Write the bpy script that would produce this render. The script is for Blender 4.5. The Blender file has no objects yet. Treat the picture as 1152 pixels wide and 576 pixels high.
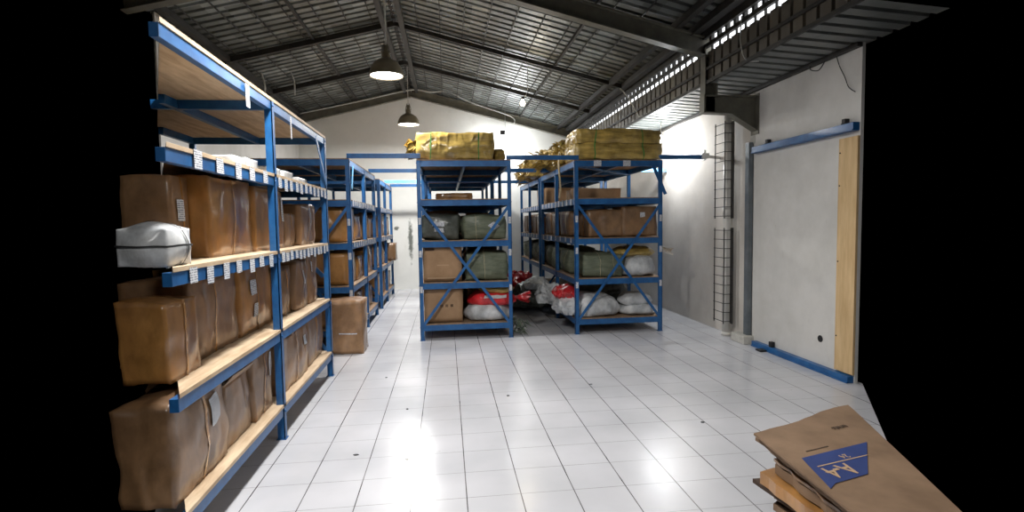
import bpy, bmesh, math, random
from mathutils import Vector, Matrix, noise
PI = math.pi
S = bpy.context.scene
COL = S.collection
rnd = random.Random(7)

# ------------------------------------------------------------------ materials
def srgb(r, g, b):
    f = lambda c: (c/255/12.92) if c/255 <= .04045 else ((c/255+.055)/1.055)**2.4
    return (f(r), f(g), f(b), 1)

def new_mat(name):
    m = bpy.data.materials.new(name); m.use_nodes = True
    nt = m.node_tree; b = nt.nodes['Principled BSDF']
    return m, nt, b

def N(nt, t, **kw):
    n = nt.nodes.new(t)
    for k, v in kw.items():
        if k in n.inputs: n.inputs[k].default_value = v
        else: setattr(n, k, v)
    return n

def ramp(nt, fac, stops):
    r = nt.nodes.new('ShaderNodeValToRGB')
    els = r.color_ramp.elements
    while len(els) < len(stops): els.new(.5)
    for e, (p, c) in zip(els, stops): e.position = p; e.color = c
    nt.links.new(fac, r.inputs['Fac'])
    return r

def mixc(nt, fac, a, b, mode='MIX'):
    m = nt.nodes.new('ShaderNodeMix'); m.data_type = 'RGBA'; m.blend_type = mode
    for s, v in ((m.inputs[0], fac), (m.inputs[6], a), (m.inputs[7], b)):
        if isinstance(v, bpy.types.NodeSocket): nt.links.new(v, s)
        else: s.default_value = v
    return m.outputs[2]

def coords(nt, scale=(1, 1, 1), world=False):
    mp = nt.nodes.new('ShaderNodeMapping'); mp.inputs['Scale'].default_value = scale
    if world:
        g = nt.nodes.new('ShaderNodeNewGeometry'); nt.links.new(g.outputs['Position'], mp.inputs['Vector'])
    else:
        t = nt.nodes.new('ShaderNodeTexCoord'); nt.links.new(t.outputs['Object'], mp.inputs['Vector'])
    return mp.outputs['Vector']

def bump(nt, b, h, strength=.3, dist=.01):
    n = nt.nodes.new('ShaderNodeBump'); n.inputs['Strength'].default_value = strength
    n.inputs['Distance'].default_value = dist
    nt.links.new(h, n.inputs['Height']); nt.links.new(n.outputs['Normal'], b.inputs['Normal'])
    return n

def noisy(name, c1, c2, scale=6, rough=.6, stretch=(1, 1, 1), bmp=0, metallic=0, detail=4, world=False,
          coat=0, vary=0, bscale=None, coat_rough=.15, bdist=.01):
    m, nt, b = new_mat(name)
    v = coords(nt, stretch, world)
    n = N(nt, 'ShaderNodeTexNoise', Scale=scale, Detail=detail, Roughness=.6); nt.links.new(v, n.inputs['Vector'])
    r = ramp(nt, n.outputs['Fac'], [(.35, c1), (.65, c2)])
    out = r.outputs['Color']
    if vary:
        oi = nt.nodes.new('ShaderNodeObjectInfo')
        mr = N(nt, 'ShaderNodeMapRange'); nt.links.new(oi.outputs['Random'], mr.inputs['Value'])
        mr.inputs['To Min'].default_value = 1-vary; mr.inputs['To Max'].default_value = 1+vary
        hs = nt.nodes.new('ShaderNodeHueSaturation'); nt.links.new(mr.outputs['Result'], hs.inputs['Value'])
        nt.links.new(out, hs.inputs['Color']); out = hs.outputs['Color']
    nt.links.new(out, b.inputs['Base Color'])
    b.inputs['Roughness'].default_value = rough; b.inputs['Metallic'].default_value = metallic
    if coat:
        b.inputs['Coat Weight'].default_value = coat; b.inputs['Coat Roughness'].default_value = coat_rough
    if bmp:
        n2 = N(nt, 'ShaderNodeTexNoise', Scale=bscale or scale*3, Detail=5); nt.links.new(v, n2.inputs['Vector'])
        bn = bump(nt, b, n2.outputs['Fac'], bmp, bdist)
        if coat: nt.links.new(bn.outputs['Normal'], b.inputs['Coat Normal'])
    return m

def emit(name, col, st):
    m, nt, b = new_mat(name)
    b.inputs['Base Color'].default_value = col
    b.inputs['Emission Color'].default_value = col; b.inputs['Emission Strength'].default_value = st
    return m

M = {}
M['blue'] = noisy('blue_paint', srgb(20, 78, 132), srgb(34, 98, 156), 9, .42, bmp=.05, coat=.15)
M['blue_dark'] = noisy('dark_blue_paint', srgb(22, 58, 120), srgb(30, 74, 140), 9, .45, bmp=.05)
M['blue_pale'] = noisy('pale_and_overexposed_blue', srgb(90, 160, 210), srgb(120, 185, 225), 9, .4)
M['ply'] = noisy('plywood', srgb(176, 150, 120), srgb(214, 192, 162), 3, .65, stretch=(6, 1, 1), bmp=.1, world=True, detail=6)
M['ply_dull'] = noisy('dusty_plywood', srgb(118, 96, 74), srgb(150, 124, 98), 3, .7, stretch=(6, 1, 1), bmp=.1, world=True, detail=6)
M['ply_under'] = M['ply']
M['carton'] = noisy('wrapped_cardboard', srgb(116, 86, 58), srgb(148, 114, 80), 2.6, .5, bmp=.9, coat=.6, vary=.2, bscale=6, coat_rough=.2, bdist=.03)
M['carton_amber'] = noisy('taped_cardboard', srgb(124, 84, 46), srgb(172, 124, 66), 2.6, .42, stretch=(1, 1, .5), bmp=.9, coat=.75, vary=.12, bscale=7, bdist=.03)
M['carton_dry'] = noisy('plain_cardboard', srgb(146, 116, 86), srgb(166, 134, 102), 4, .8, bmp=.1, vary=.1)
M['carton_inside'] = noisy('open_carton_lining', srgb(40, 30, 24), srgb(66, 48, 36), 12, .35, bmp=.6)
M['tape'] = noisy('glossy_packing_tape', srgb(170, 120, 66), srgb(196, 148, 92), 14, .18, bmp=.5, coat=.5)
M['film'] = noisy('crinkled_clear_film', srgb(190, 176, 156), srgb(225, 216, 205), 14, .2, bmp=.8, coat=.5)
M['sack_white'] = noisy('white_woven_sack', srgb(170, 174, 178), srgb(205, 208, 210), 8, .5, bmp=.4, coat=.2)
M['sack_green'] = noisy('grey_green_woven_sack', srgb(84, 92, 74), srgb(112, 118, 98), 5, .6, stretch=(1, 1, 4), bmp=.4, coat=.15)
M['sack_dark'] = noisy('dark_plastic_sack', srgb(58, 62, 58), srgb(92, 96, 88), 7, .35, bmp=.6, coat=.3)
M['gold'] = noisy('golden_wrap', srgb(138, 114, 56), srgb(196, 168, 92), 7, .32, stretch=(.5, .5, 2.5), bmp=.7, coat=.6, bscale=12)
M['red'] = noisy('red_plastic', srgb(168, 22, 32), srgb(206, 40, 46), 8, .35, bmp=.6, coat=.4)
M['strap'] = noisy('green_strap', srgb(50, 120, 50), srgb(80, 150, 70), 30, .5)
M['rope'] = noisy('pale_rope', srgb(190, 170, 130), srgb(215, 200, 165), 30, .8)
M['steel'] = noisy('dark_grey_steel', srgb(92, 90, 80), srgb(112, 110, 98), 5, .5, bmp=.1, metallic=.1)
M['steel_dk'] = noisy('blackened_steel', srgb(34, 33, 31), srgb(50, 48, 45), 5, .6, metallic=.1)
M['galv'] = noisy('grey_galvanised_post', srgb(96, 104, 110), srgb(118, 124, 128), 5, .5, metallic=.3)
M['black'] = noisy('black_rubber', srgb(24, 24, 26), srgb(38, 38, 40), 8, .6)
M['lampshade'] = noisy('bronze_lamp_shade', srgb(128, 118, 98), srgb(146, 136, 114), 8, .4, metallic=.2)
M['cable'] = noisy('pale_cable', srgb(176, 178, 172), srgb(200, 200, 196), 8, .5)
M['pipe'] = noisy('white_pipe', srgb(196, 194, 188), srgb(214, 212, 206), 5, .45)
M['chrome'] = noisy('bright_metal', srgb(190, 190, 188), srgb(215, 215, 212), 5, .3, metallic=.8)
M['concrete'] = noisy('pale_concrete', srgb(176, 174, 168), srgb(200, 198, 190), 10, .85, bmp=.2)
M['osb'] = noisy('wood_board', srgb(196, 164, 118), srgb(216, 186, 140), 4, .7, stretch=(1, 5, .6), bmp=.1)
M['print_blue'] = noisy('blue_print', srgb(34, 52, 106), srgb(40, 60, 118), 6, .7)
M['print_dark'] = noisy('dark_print', srgb(60, 44, 34), srgb(70, 52, 40), 6, .8)
M['print_tan'] = noisy('tan_print', srgb(176, 146, 116), srgb(186, 156, 124), 6, .8)
M['leaf'] = noisy('shredded_green_plastic', srgb(60, 74, 60), srgb(110, 122, 104), 20, .5)
M['lamp_glow'] = emit('lamp_reflector_glow', (1, .97, .9, 1), 9)
M['bulb_glow'] = emit('bulb_glow', (1, .86, .55, 1), 14)
M['bulb_cool'] = emit('cool_bulb_glow', (.93, .97, 1, 1), 30)
M['daylight'] = emit('daylit_translucent_sheet', (.95, .97, 1, 1), 2.2)

def crease(m, scale=5, dist=.035, strength=.8):
    nt = m.node_tree; b = nt.nodes['Principled BSDF']; v = coords(nt, (1, 1, .6))
    oi = nt.nodes.new('ShaderNodeObjectInfo'); ad = N(nt, 'ShaderNodeVectorMath', operation='ADD'); nt.links.new(v, ad.inputs[0])
    sc = N(nt, 'ShaderNodeMath', operation='MULTIPLY'); nt.links.new(oi.outputs['Random'], sc.inputs[0]); sc.inputs[1].default_value = 40
    nt.links.new(sc.outputs[0], ad.inputs[1])
    n = nt.nodes.new('ShaderNodeTexNoise'); n.noise_type = 'RIDGED_MULTIFRACTAL'; n.inputs['Scale'].default_value = scale; n.inputs['Detail'].default_value = 5
    n.inputs['Distortion'].default_value = .6; nt.links.new(ad.outputs[0], n.inputs['Vector'])
    bn = bump(nt, b, n.outputs['Fac'], strength, dist); nt.links.new(bn.outputs['Normal'], b.inputs['Coat Normal'])
    # worn, lighter and darker blotches
    n2 = N(nt, 'ShaderNodeTexNoise', Scale=5.0, Detail=6, Roughness=.7); nt.links.new(ad.outputs[0], n2.inputs['Vector'])
    r = ramp(nt, n2.outputs['Fac'], [(.3, (.62, .6, .58, 1)), (.5, (1, 1, 1, 1)), (.72, (1.35, 1.3, 1.25, 1))])
    old = b.inputs['Base Color'].links[0].from_socket
    nt.links.new(mixc(nt, 1.0, old, r.outputs['Color'], 'MULTIPLY'), b.inputs['Base Color'])
crease(M['carton']); crease(M['carton_amber'], 4, .03); crease(M['gold'], 9, .03); crease(M['red'], 8, .03); crease(M['sack_white'], 5, .02, .6)
M['carton_dim'] = noisy('dim_cardboard', srgb(116, 92, 70), srgb(138, 112, 88), 4, .8, bmp=.1)  # darker cardboard copy: the pile's dim light is put into its colour

def paper_mat():
    m, nt, b = new_mat('printed_paper_label')
    v = coords(nt)
    w = N(nt, 'ShaderNodeTexVoronoi', Scale=90.0); nt.links.new(v, w.inputs['Vector'])
    n = N(nt, 'ShaderNodeTexWave', Scale=28.0, Distortion=1.0); n.bands_direction = 'Z'; nt.links.new(v, n.inputs['Vector'])
    mm = N(nt, 'ShaderNodeMath', operation='MULTIPLY'); nt.links.new(w.outputs['Distance'], mm.inputs[0]); nt.links.new(n.outputs['Fac'], mm.inputs[1])
    r = ramp(nt, mm.outputs[0], [(.28, srgb(214, 216, 220)), (.42, srgb(120, 124, 136))])
    nt.links.new(r.outputs['Color'], b.inputs['Base Color']); b.inputs['Roughness'].default_value = .55
    return m
M['paper'] = paper_mat()

def floor_mat():
    m, nt, b = new_mat('white_floor_tiles')
    g = nt.nodes.new('ShaderNodeNewGeometry')
    sp = nt.nodes.new('ShaderNodeSeparateXYZ'); nt.links.new(g.outputs['Position'], sp.inputs[0])
    def line(axis, off, width):
        a = N(nt, 'ShaderNodeMath', operation='SUBTRACT'); nt.links.new(sp.outputs[axis], a.inputs[0]); a.inputs[1].default_value = off - 30
        q = N(nt, 'ShaderNodeMath', operation='PINGPONG'); nt.links.new(a.outputs[0], q.inputs[0]); q.inputs[1].default_value = .15
        r = N(nt, 'ShaderNodeMath', operation='LESS_THAN'); nt.links.new(q.outputs[0], r.inputs[0]); r.inputs[1].default_value = width
        return r.outputs[0]
    lx = line(0, .0796, .0031); ly = line(1, .161, .0021)
    n = N(nt, 'ShaderNodeTexNoise', Scale=1.3, Detail=5); nt.links.new(g.outputs['Position'], n.inputs['Vector'])
    base = ramp(nt, n.outputs['Fac'], [(.3, srgb(184, 185, 190)), (.7, srgb(204, 204, 209))])
    # joint darkness changes along the lines
    n2 = N(nt, 'ShaderNodeTexNoise', Scale=3.0, Detail=3); nt.links.new(g.outputs['Position'], n2.inputs['Vector'])
    jc = ramp(nt, n2.outputs['Fac'], [(.38, srgb(54, 48, 50)), (.66, srgb(128, 126, 128))])
    c1 = mixc(nt, lx, base.outputs['Color'], jc.outputs['Color'])
    lyf = N(nt, 'ShaderNodeMath', operation='MULTIPLY'); nt.links.new(ly, lyf.inputs[0]); lyf.inputs[1].default_value = .6
    c2 = mixc(nt, lyf.outputs[0], c1, jc.outputs['Color'])
    # scattered dirt
    n3 = N(nt, 'ShaderNodeTexNoise', Scale=9.0, Detail=8, Roughness=.7); nt.links.new(g.outputs['Position'], n3.inputs['Vector'])
    dr = ramp(nt, n3.outputs['Fac'], [(.66, (0, 0, 0, 1)), (.78, (1, 1, 1, 1))])
    c3 = mixc(nt, dr.outputs['Color'], c2, srgb(150, 142, 136))
    nt.links.new(c3, b.inputs['Base Color'])
    rr = ramp(nt, n.outputs['Fac'], [(.3, (.15, .15, .15, 1)), (.7, (.27, .27, .27, 1))])
    nt.links.new(rr.outputs['Color'], b.inputs['Roughness'])
    # each tile is laid very slightly uneven
    n4 = N(nt, 'ShaderNodeTexNoise', Scale=2.2, Detail=2); nt.links.new(g.outputs['Position'], n4.inputs['Vector'])
    bump(nt, b, n4.outputs['Fac'], .25, .01)
    return m
M['floor'] = floor_mat()

def wall_mat(name, c1, c2, stain, centre=None):
    m, nt, b = new_mat(name)
    g = nt.nodes.new('ShaderNodeNewGeometry')
    n = N(nt, 'ShaderNodeTexNoise', Scale=1.1, Detail=6, Roughness=.65); nt.links.new(g.outputs['Position'], n.inputs['Vector'])
    r = ramp(nt, n.outputs['Fac'], [(.35, c1), (.62, c2)])
    mp = nt.nodes.new('ShaderNodeMapping'); mp.inputs['Scale'].default_value = (2.2, 2.2, 1.1)
    nt.links.new(g.outputs['Position'], mp.inputs['Vector'])
    n2 = N(nt, 'ShaderNodeTexNoise', Scale=1.6, Detail=9, Roughness=.7); nt.links.new(mp.outputs[0], n2.inputs['Vector'])
    sr = ramp(nt, n2.outputs['Fac'], [(.60, (0, 0, 0, 1)), (.74, (.6, .6, .6, 1))])
    col = mixc(nt, sr.outputs['Color'], r.outputs['Color'], stain)
    if centre:
        for (cx, cz, sx, sz, thr) in centre:
            sub = N(nt, 'ShaderNodeVectorMath', operation='SUBTRACT'); nt.links.new(g.outputs['Position'], sub.inputs[0]); sub.inputs[1].default_value = (cx, 12.65, cz)
            mul = N(nt, 'ShaderNodeVectorMath', operation='MULTIPLY'); nt.links.new(sub.outputs[0], mul.inputs[0]); mul.inputs[1].default_value = (1/sx, 0, 1/sz)
            ln = N(nt, 'ShaderNodeVectorMath', operation='LENGTH'); nt.links.new(mul.outputs[0], ln.inputs[0])
            nn = N(nt, 'ShaderNodeTexNoise', Scale=9.0, Detail=6, Roughness=.7); nt.links.new(g.outputs['Position'], nn.inputs['Vector'])
            ad = N(nt, 'ShaderNodeMath', operation='ADD'); nt.links.new(ln.outputs['Value'], ad.inputs[0]); nt.links.new(nn.outputs['Fac'], ad.inputs[1])
            rr = ramp(nt, ad.outputs[0], [(thr, (.85, .85, .85, 1)), (min(1, thr+.3), (0, 0, 0, 1))])
            col = mixc(nt, rr.outputs['Color'], col, srgb(58, 66, 56))
    nt.links.new(col, b.inputs['Base Color']); b.inputs['Roughness'].default_value = .75
    n5 = N(nt, 'ShaderNodeTexNoise', Scale=14, Detail=5); nt.links.new(g.outputs['Position'], n5.inputs['Vector'])
    bump(nt, b, n5.outputs['Fac'], .12, .01)
    return m
M['wall'] = wall_mat('white_plaster', srgb(196, 194, 189), srgb(214, 212, 208), srgb(166, 160, 150))
M['wall_far'] = wall_mat('taupe_plaster', srgb(186, 180, 172), srgb(206, 200, 192), srgb(168, 156, 142))
M['wall_back'] = wall_mat('white_plaster_with_mould', srgb(222, 222, 217), srgb(232, 232, 227), srgb(205, 203, 194),
                          [(-.83, 1.15, .13, 1.1, .72), (-1.15, 1.42, .12, .12, .8)])

def sheet_mat(name, c1, c2, pale, rough=.4, metallic=.35, amt=.45):
    m, nt, b = new_mat(name)
    g = nt.nodes.new('ShaderNodeNewGeometry')
    # random paler patches: cells of about 0.4 x 0.17 m
    mp = nt.nodes.new('ShaderNodeMapping'); mp.inputs['Scale'].default_value = (1/.2, 1/.17, .01)
    nt.links.new(g.outputs['Position'], mp.inputs['Vector'])
    fl = N(nt, 'ShaderNodeVectorMath', operation='FLOOR'); nt.links.new(mp.outputs[0], fl.inputs[0])
    wn = nt.nodes.new('ShaderNodeTexWhiteNoise'); wn.noise_dimensions = '2D'; nt.links.new(fl.outputs[0], wn.inputs['Vector'])
    n = N(nt, 'ShaderNodeTexNoise', Scale=.9, Detail=3); nt.links.new(g.outputs['Position'], n.inputs['Vector'])
    ml = N(nt, 'ShaderNodeMath', operation='MULTIPLY'); nt.links.new(wn.outputs['Value'], ml.inputs[0]); nt.links.new(n.outputs['Fac'], ml.inputs[1])
    r = ramp(nt, n.outputs['Fac'], [(.3, c1), (.7, c2)])
    f = ramp(nt, ml.outputs[0], [(.22, (0, 0, 0, 1)), (.6, (1, 1, 1, 1))])
    sc = N(nt, 'ShaderNodeMath', operation='MULTIPLY'); nt.links.new(f.outputs['Color'], sc.inputs[0]); sc.inputs[1].default_value = amt
    nt.links.new(mixc(nt, sc.outputs[0], r.outputs['Color'], pale), b.inputs['Base Color'])
    b.inputs['Roughness'].default_value = rough; b.inputs['Metallic'].default_value = metallic
    n5 = N(nt, 'ShaderNodeTexNoise', Scale=7, Detail=4); nt.links.new(g.outputs['Position'], n5.inputs['Vector'])
    bump(nt, b, n5.outputs['Fac'], .3, .02)
    return m
M['roof'] = sheet_mat('roof_sheet_with_pale_patches', srgb(84, 88, 86), srgb(108, 112, 108), srgb(168, 176, 176), .45, .25, .6)
M['fascia'] = sheet_mat('brown_grey_corrugated_sheet', srgb(80, 74, 66), srgb(104, 98, 86), srgb(130, 120, 100), .5, .2)
M['soffit'] = sheet_mat('grey_corrugated_sheet', srgb(104, 108, 106), srgb(128, 130, 126), srgb(150, 152, 146), .45, .25)

# ------------------------------------------------------------------ mesh helpers
class MB:
    def __init__(s): s.v = []; s.f = []
    def add(s, vs, fs):
        o = len(s.v); s.v += [Vector(v) for v in vs]; s.f += [tuple(i+o for i in f) for f in fs]
    def box(s, a, b):
        (x0, y0, z0), (x1, y1, z1) = a, b
        x0, x1 = sorted((x0, x1)); y0, y1 = sorted((y0, y1)); z0, z1 = sorted((z0, z1))
        s.add([(x0,y0,z0),(x1,y0,z0),(x1,y1,z0),(x0,y1,z0),(x0,y0,z1),(x1,y0,z1),(x1,y1,z1),(x0,y1,z1)],
              [(0,3,2,1),(4,5,6,7),(0,1,5,4),(1,2,6,5),(2,3,7,6),(3,0,4,7)])
    def bar(s, p, q, w, h, up=(0,0,1)):
        p, q = Vector(p), Vector(q); d = (q-p).normalized(); up = Vector(up)
        if abs(d.dot(up)) > .98: up = Vector((0,1,0))
        a = d.cross(up).normalized(); b = a.cross(d).normalized()
        vs = [c + a*sa*w/2 + b*sb*h/2 for c in (p, q) for sa, sb in ((-1,-1),(1,-1),(1,1),(-1,1))]
        s.add(vs, [(0,1,2,3)[::-1],(4,5,6,7),(0,1,5,4),(1,2,6,5),(2,3,7,6),(3,0,4,7)])
    def prism(s, poly, axis, a, b):     # poly in the two other axes
        def P(u, v, w):
            return {0:(w,u,v),1:(u,w,v),2:(u,v,w)}[axis]
        n = len(poly)
        s.add([P(u,v,a) for u,v in poly]+[P(u,v,b) for u,v in poly],
              [tuple(range(n))[::-1], tuple(range(n,2*n))]+[(i,(i+1)%n,(i+1)%n+n,i+n) for i in range(n)])
    def tube(s, pts, r, n=8, caps=True):
        pts = [Vector(p) for p in pts]; rings = []
        for i, p in enumerate(pts):
            d = (pts[min(i+1,len(pts)-1)]-pts[max(i-1,0)]).normalized()
            u = Vector((0,0,1)) if abs(d.z) < .9 else Vector((1,0,0))
            a = d.cross(u).normalized(); b = a.cross(d)
            rr = r[i] if isinstance(r, (list, tuple)) else r
            rings.append([p + a*math.cos(2*PI*k/n)*rr + b*math.sin(2*PI*k/n)*rr for k in range(n)])
        fs = []
        for i in range(len(pts)-1):
            for k in range(n): fs.append((i*n+k, i*n+(k+1)%n, (i+1)*n+(k+1)%n, (i+1)*n+k))
        if caps: fs += [tuple(range(n))[::-1], tuple((len(pts)-1)*n+k for k in range(n))]
        s.add([v for r_ in rings for v in r_], fs)
    def lathe(s, prof, c=(0,0,0), n=32):
        c = Vector(c); vs = []
        for r, z in prof:
            for k in range(n): vs.append(c+Vector((r*math.cos(2*PI*k/n), r*math.sin(2*PI*k/n), z)))
        s.add(vs, [(i*n+k, i*n+(k+1)%n, (i+1)*n+(k+1)%n, (i+1)*n+k) for i in range(len(prof)-1) for k in range(n)])
    def build(s, name, mat, parent=None, smooth=False, origin=None, bev=0):
        me = bpy.data.meshes.new(name)
        if origin is None:
            if parent is not None: origin = Vector((0,0,0))
            else:
                xs=[v.x for v in s.v]; ys=[v.y for v in s.v]; zs=[v.z for v in s.v]
                origin = Vector(((min(xs)+max(xs))/2, (min(ys)+max(ys))/2, min(zs)))
        origin = Vector(origin)
        me.from_pydata([tuple(v-origin) for v in s.v], [], s.f); me.update()
        bm = bmesh.new(); bm.from_mesh(me); bmesh.ops.recalc_face_normals(bm, faces=bm.faces); bm.to_mesh(me); bm.free()
        if smooth:
            for p in me.polygons: p.use_smooth = True
        me.materials.append(mat)
        o = bpy.data.objects.new(name, me); COL.objects.link(o)
        if parent is None: o.location = origin
        else: o.parent = parent
        if bev:
            bv = o.modifiers.new('bevel', 'BEVEL'); bv.width = bev; bv.segments = 2; bv.limit_method = 'ANGLE'
        return o

def tag(o, label, cat, group=None, kind=None):
    o['label'] = label; o['category'] = cat
    if group: o['group'] = group
    if kind: o['kind'] = kind
    return o
def empty(name, loc, label, cat, group=None):
    o = bpy.data.objects.new(name, None); COL.objects.link(o); o.location = loc
    o.empty_display_size = .1
    return tag(o, label, cat, group)
def structure(o): o['kind'] = 'structure'; return o

# soft box surface: cube point -> surface point
class Soft:
    def __init__(s, w, d, h, k=.05, amp=.012, freq=3, bulge=.015, seed=0, flat=True, squash=1, pinch=0):
        s.w, s.d, s.h, s.k, s.amp, s.freq, s.bulge, s.flat, s.pinch = w, d, h, k, amp, freq, bulge, flat, pinch
        s.off = Vector((seed*13.7 % 91, seed*7.3 % 57, seed*3.1 % 37)); s.seed = seed
    def __call__(s, c, off=0):
        c = Vector(c); n = c.normalized()
        p = c*(1-s.k) + n*1.12*s.k
        b = s.bulge
        ax = max(range(3), key=lambda i: abs(c[i]))
        o1, o2 = [i for i in range(3) if i != ax]
        q = Vector((p.x*s.w/2, p.y*s.d/2, p.z*s.h/2))
        q[ax] += math.copysign(b*(1-c[o1]**2)*(1-c[o2]**2), c[ax]) if not (ax == 2 and c[2] < 0) else 0
        if s.pinch:
            t = abs(c.x); sc = 1 - s.pinch*max(0, (t-.55)/.45)**2
            q.y *= sc; q.z = -s.h/2 + (q.z+s.h/2)*(sc*.7+.3)
        nv = noise.noise_vector(q*s.freq + s.off)*s.amp + noise.noise_vector(q*s.freq*3.1 + s.off)*s.amp*.6
        q += nv
        if s.flat and q.z < -s.h/2+.004: q.z = -s.h/2 + .0
        if off:
            nn = Vector((0,0,0)); nn[ax] = math.copysign(1, c[ax]); q += nn*off
        q.z = max(q.z, -s.h/2)
        return q + Vector((0, 0, s.h/2))
    def body(s, mb, n=10):
        idx = {}
        def vid(c):
            key = tuple(round(x*n) for x in c)
            if key not in idx: idx[key] = len(mb.v); mb.v.append(s(c))
            return idx[key]
        for ax in range(3):
            for sg in (-1, 1):
                for i in range(n):
                    for j in range(n):
                        q = []
                        for (a, b) in ((i,j),(i+1,j),(i+1,j+1),(i,j+1)):
                            c = [0,0,0]; c[ax] = sg; c[(ax+1)%3] = -1+2*a/n; c[(ax+2)%3] = -1+2*b/n
                            q.append(vid(c))
                        mb.f.append(tuple(q if sg > 0 else q[::-1]))
    def patch(s, mb, ax, sg, u0, u1, v0, v1, off=.004, n=6, rot=0):
        o = len(mb.v); uc, vc = (u0+u1)/2, (v0+v1)/2
        for i in range(n+1):
            for j in range(n+1):
                u = u0+(u1-u0)*i/n - uc; v = v0+(v1-v0)*j/n - vc
                u, v = u*math.cos(rot)-v*math.sin(rot)+uc, u*math.sin(rot)+v*math.cos(rot)+vc
                c = [0,0,0]; c[ax] = sg; c[(ax+1)%3] = max(-1,min(1,u)); c[(ax+2)%3] = max(-1,min(1,v))
                mb.v.append(s(c, off))
        for i in range(n):
            for j in range(n):
                a = o+i*(n+1)+j; mb.f.append((a, a+n+1, a+n+2, a+1))
    def ring(s, mb, ax, t, wd, off=.005, n=8):
        loop = []
        o1, o2 = [i for i in range(3) if i != ax]
        for (a0, b0, a1, b1) in ((-1,-1,1,-1),(1,-1,1,1),(1,1,-1,1),(-1,1,-1,-1)):
            for i in range(n): loop.append((a0+(a1-a0)*i/n, b0+(b1-b0)*i/n))
        L = len(loop); o = len(mb.v)
        for (a, b) in loop:
            for tt in (t-wd, t+wd):
                c = [0,0,0]; c[ax] = tt; c[o1] = a; c[o2] = b
                p = s(c); r = Vector((0,0,0)); r[o1] = a; r[o2] = b
                mb.v.append(p + r*off)
        for i in range(L):
            a = o+2*i; b = o+2*((i+1)%L); mb.f.append((a, b, b+1, a+1))

seedc = [0]
def place(o, x, y, z, rz=0, rx=0, ry=0):
    o.location = (x, y, z); o.rotation_euler = (rx, ry, rz)

def carton(x, y, z, w, d, h, label, rz=0, mat='carton', name='cardboard_box', cat='box', group=None, lab=None,
           tape=True, n=8, k=.05, amp=.012, bulge=.014, film=False, open_top=False, rx=0, ry=0):
    """x,y = centre of the footprint, z = underside; w along X, d along Y."""
    seedc[0] += 1
    s = Soft(w, d, h, k*.45, amp*.75, 3.2, bulge*.8, seedc[0])
    mb = MB(); s.body(mb, n)
    if open_top:
        # open carton: pull the middle of the top down into a hollow with a torn rim
        for i, v in enumerate(mb.v):
            if v.z > h*.86 and abs(v.x) < w*.36 and abs(v.y) < d*.36: v.z -= h*.45
    o = mb.build(name, M[mat], smooth=True, origin=(0,0,0))
    o.data.polygons.foreach_set('use_smooth', [True]*len(o.data.polygons))
    place(o, x, y, z, rz, rx, ry); tag(o, label, cat, group)
    if open_top:
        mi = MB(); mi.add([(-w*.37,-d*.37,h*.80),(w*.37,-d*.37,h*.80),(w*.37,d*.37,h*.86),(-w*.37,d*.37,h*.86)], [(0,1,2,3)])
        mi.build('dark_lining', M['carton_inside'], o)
        fl = MB()
        for (a, b, c_, d_) in (((-.5,-.5),(.5,-.5),(.42,-.62),(-.4,-.6)), ((.5,-.5),(.5,.5),(.62,.4),(.6,-.42))):
            z0 = h*.98
            P = [(p[0]*w, p[1]*d, z0 + (.05 if i > 1 else 0)) for i, p in enumerate((a, b, c_, d_))]
            Q = [(p[0], p[1], p[2]+.006) for p in P]
            fl.add(P+Q, [(0,1,2,3),(4,7,6,5),(0,4,5,1),(1,5,6,2),(2,6,7,3),(3,7,4,0)])
        fl.build('flap', M[mat], o)
    if tape:
        mt = MB(); s.ring(mt, 1, 0.0, .04*1/max(d, .2)*.5, .003)
        mt.build('packing_tape', M['tape'], o, smooth=True)
    if film:
        mf = MB()
        r = random.Random(seedc[0])
        for q in range(4):
            u = r.uniform(-.9, .85)
            s.patch(mf, 0, 1, u, u+r.uniform(.02, .05), -.97, r.uniform(.2, .95), .004, 10, r.uniform(-.05, .05))
            s.patch(mf, 1, -1, u, u+r.uniform(.02, .05), -.97, .95, .004, 10, r.uniform(-.05, .05))
        mf.build('wrap_fold', M['tape'], o, smooth=True)
    for L in (lab or []):
        ax, sg, u, v, lw, lh = L[:6]; rot = L[6] if len(L) > 6 else 0
        ml = MB(); s.patch(ml, ax, sg, u-lw, u+lw, v-lh, v+lh, .006, 4, rot)
        lo = ml.build('paper_label', M['paper'], o, smooth=True)
    return o

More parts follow.
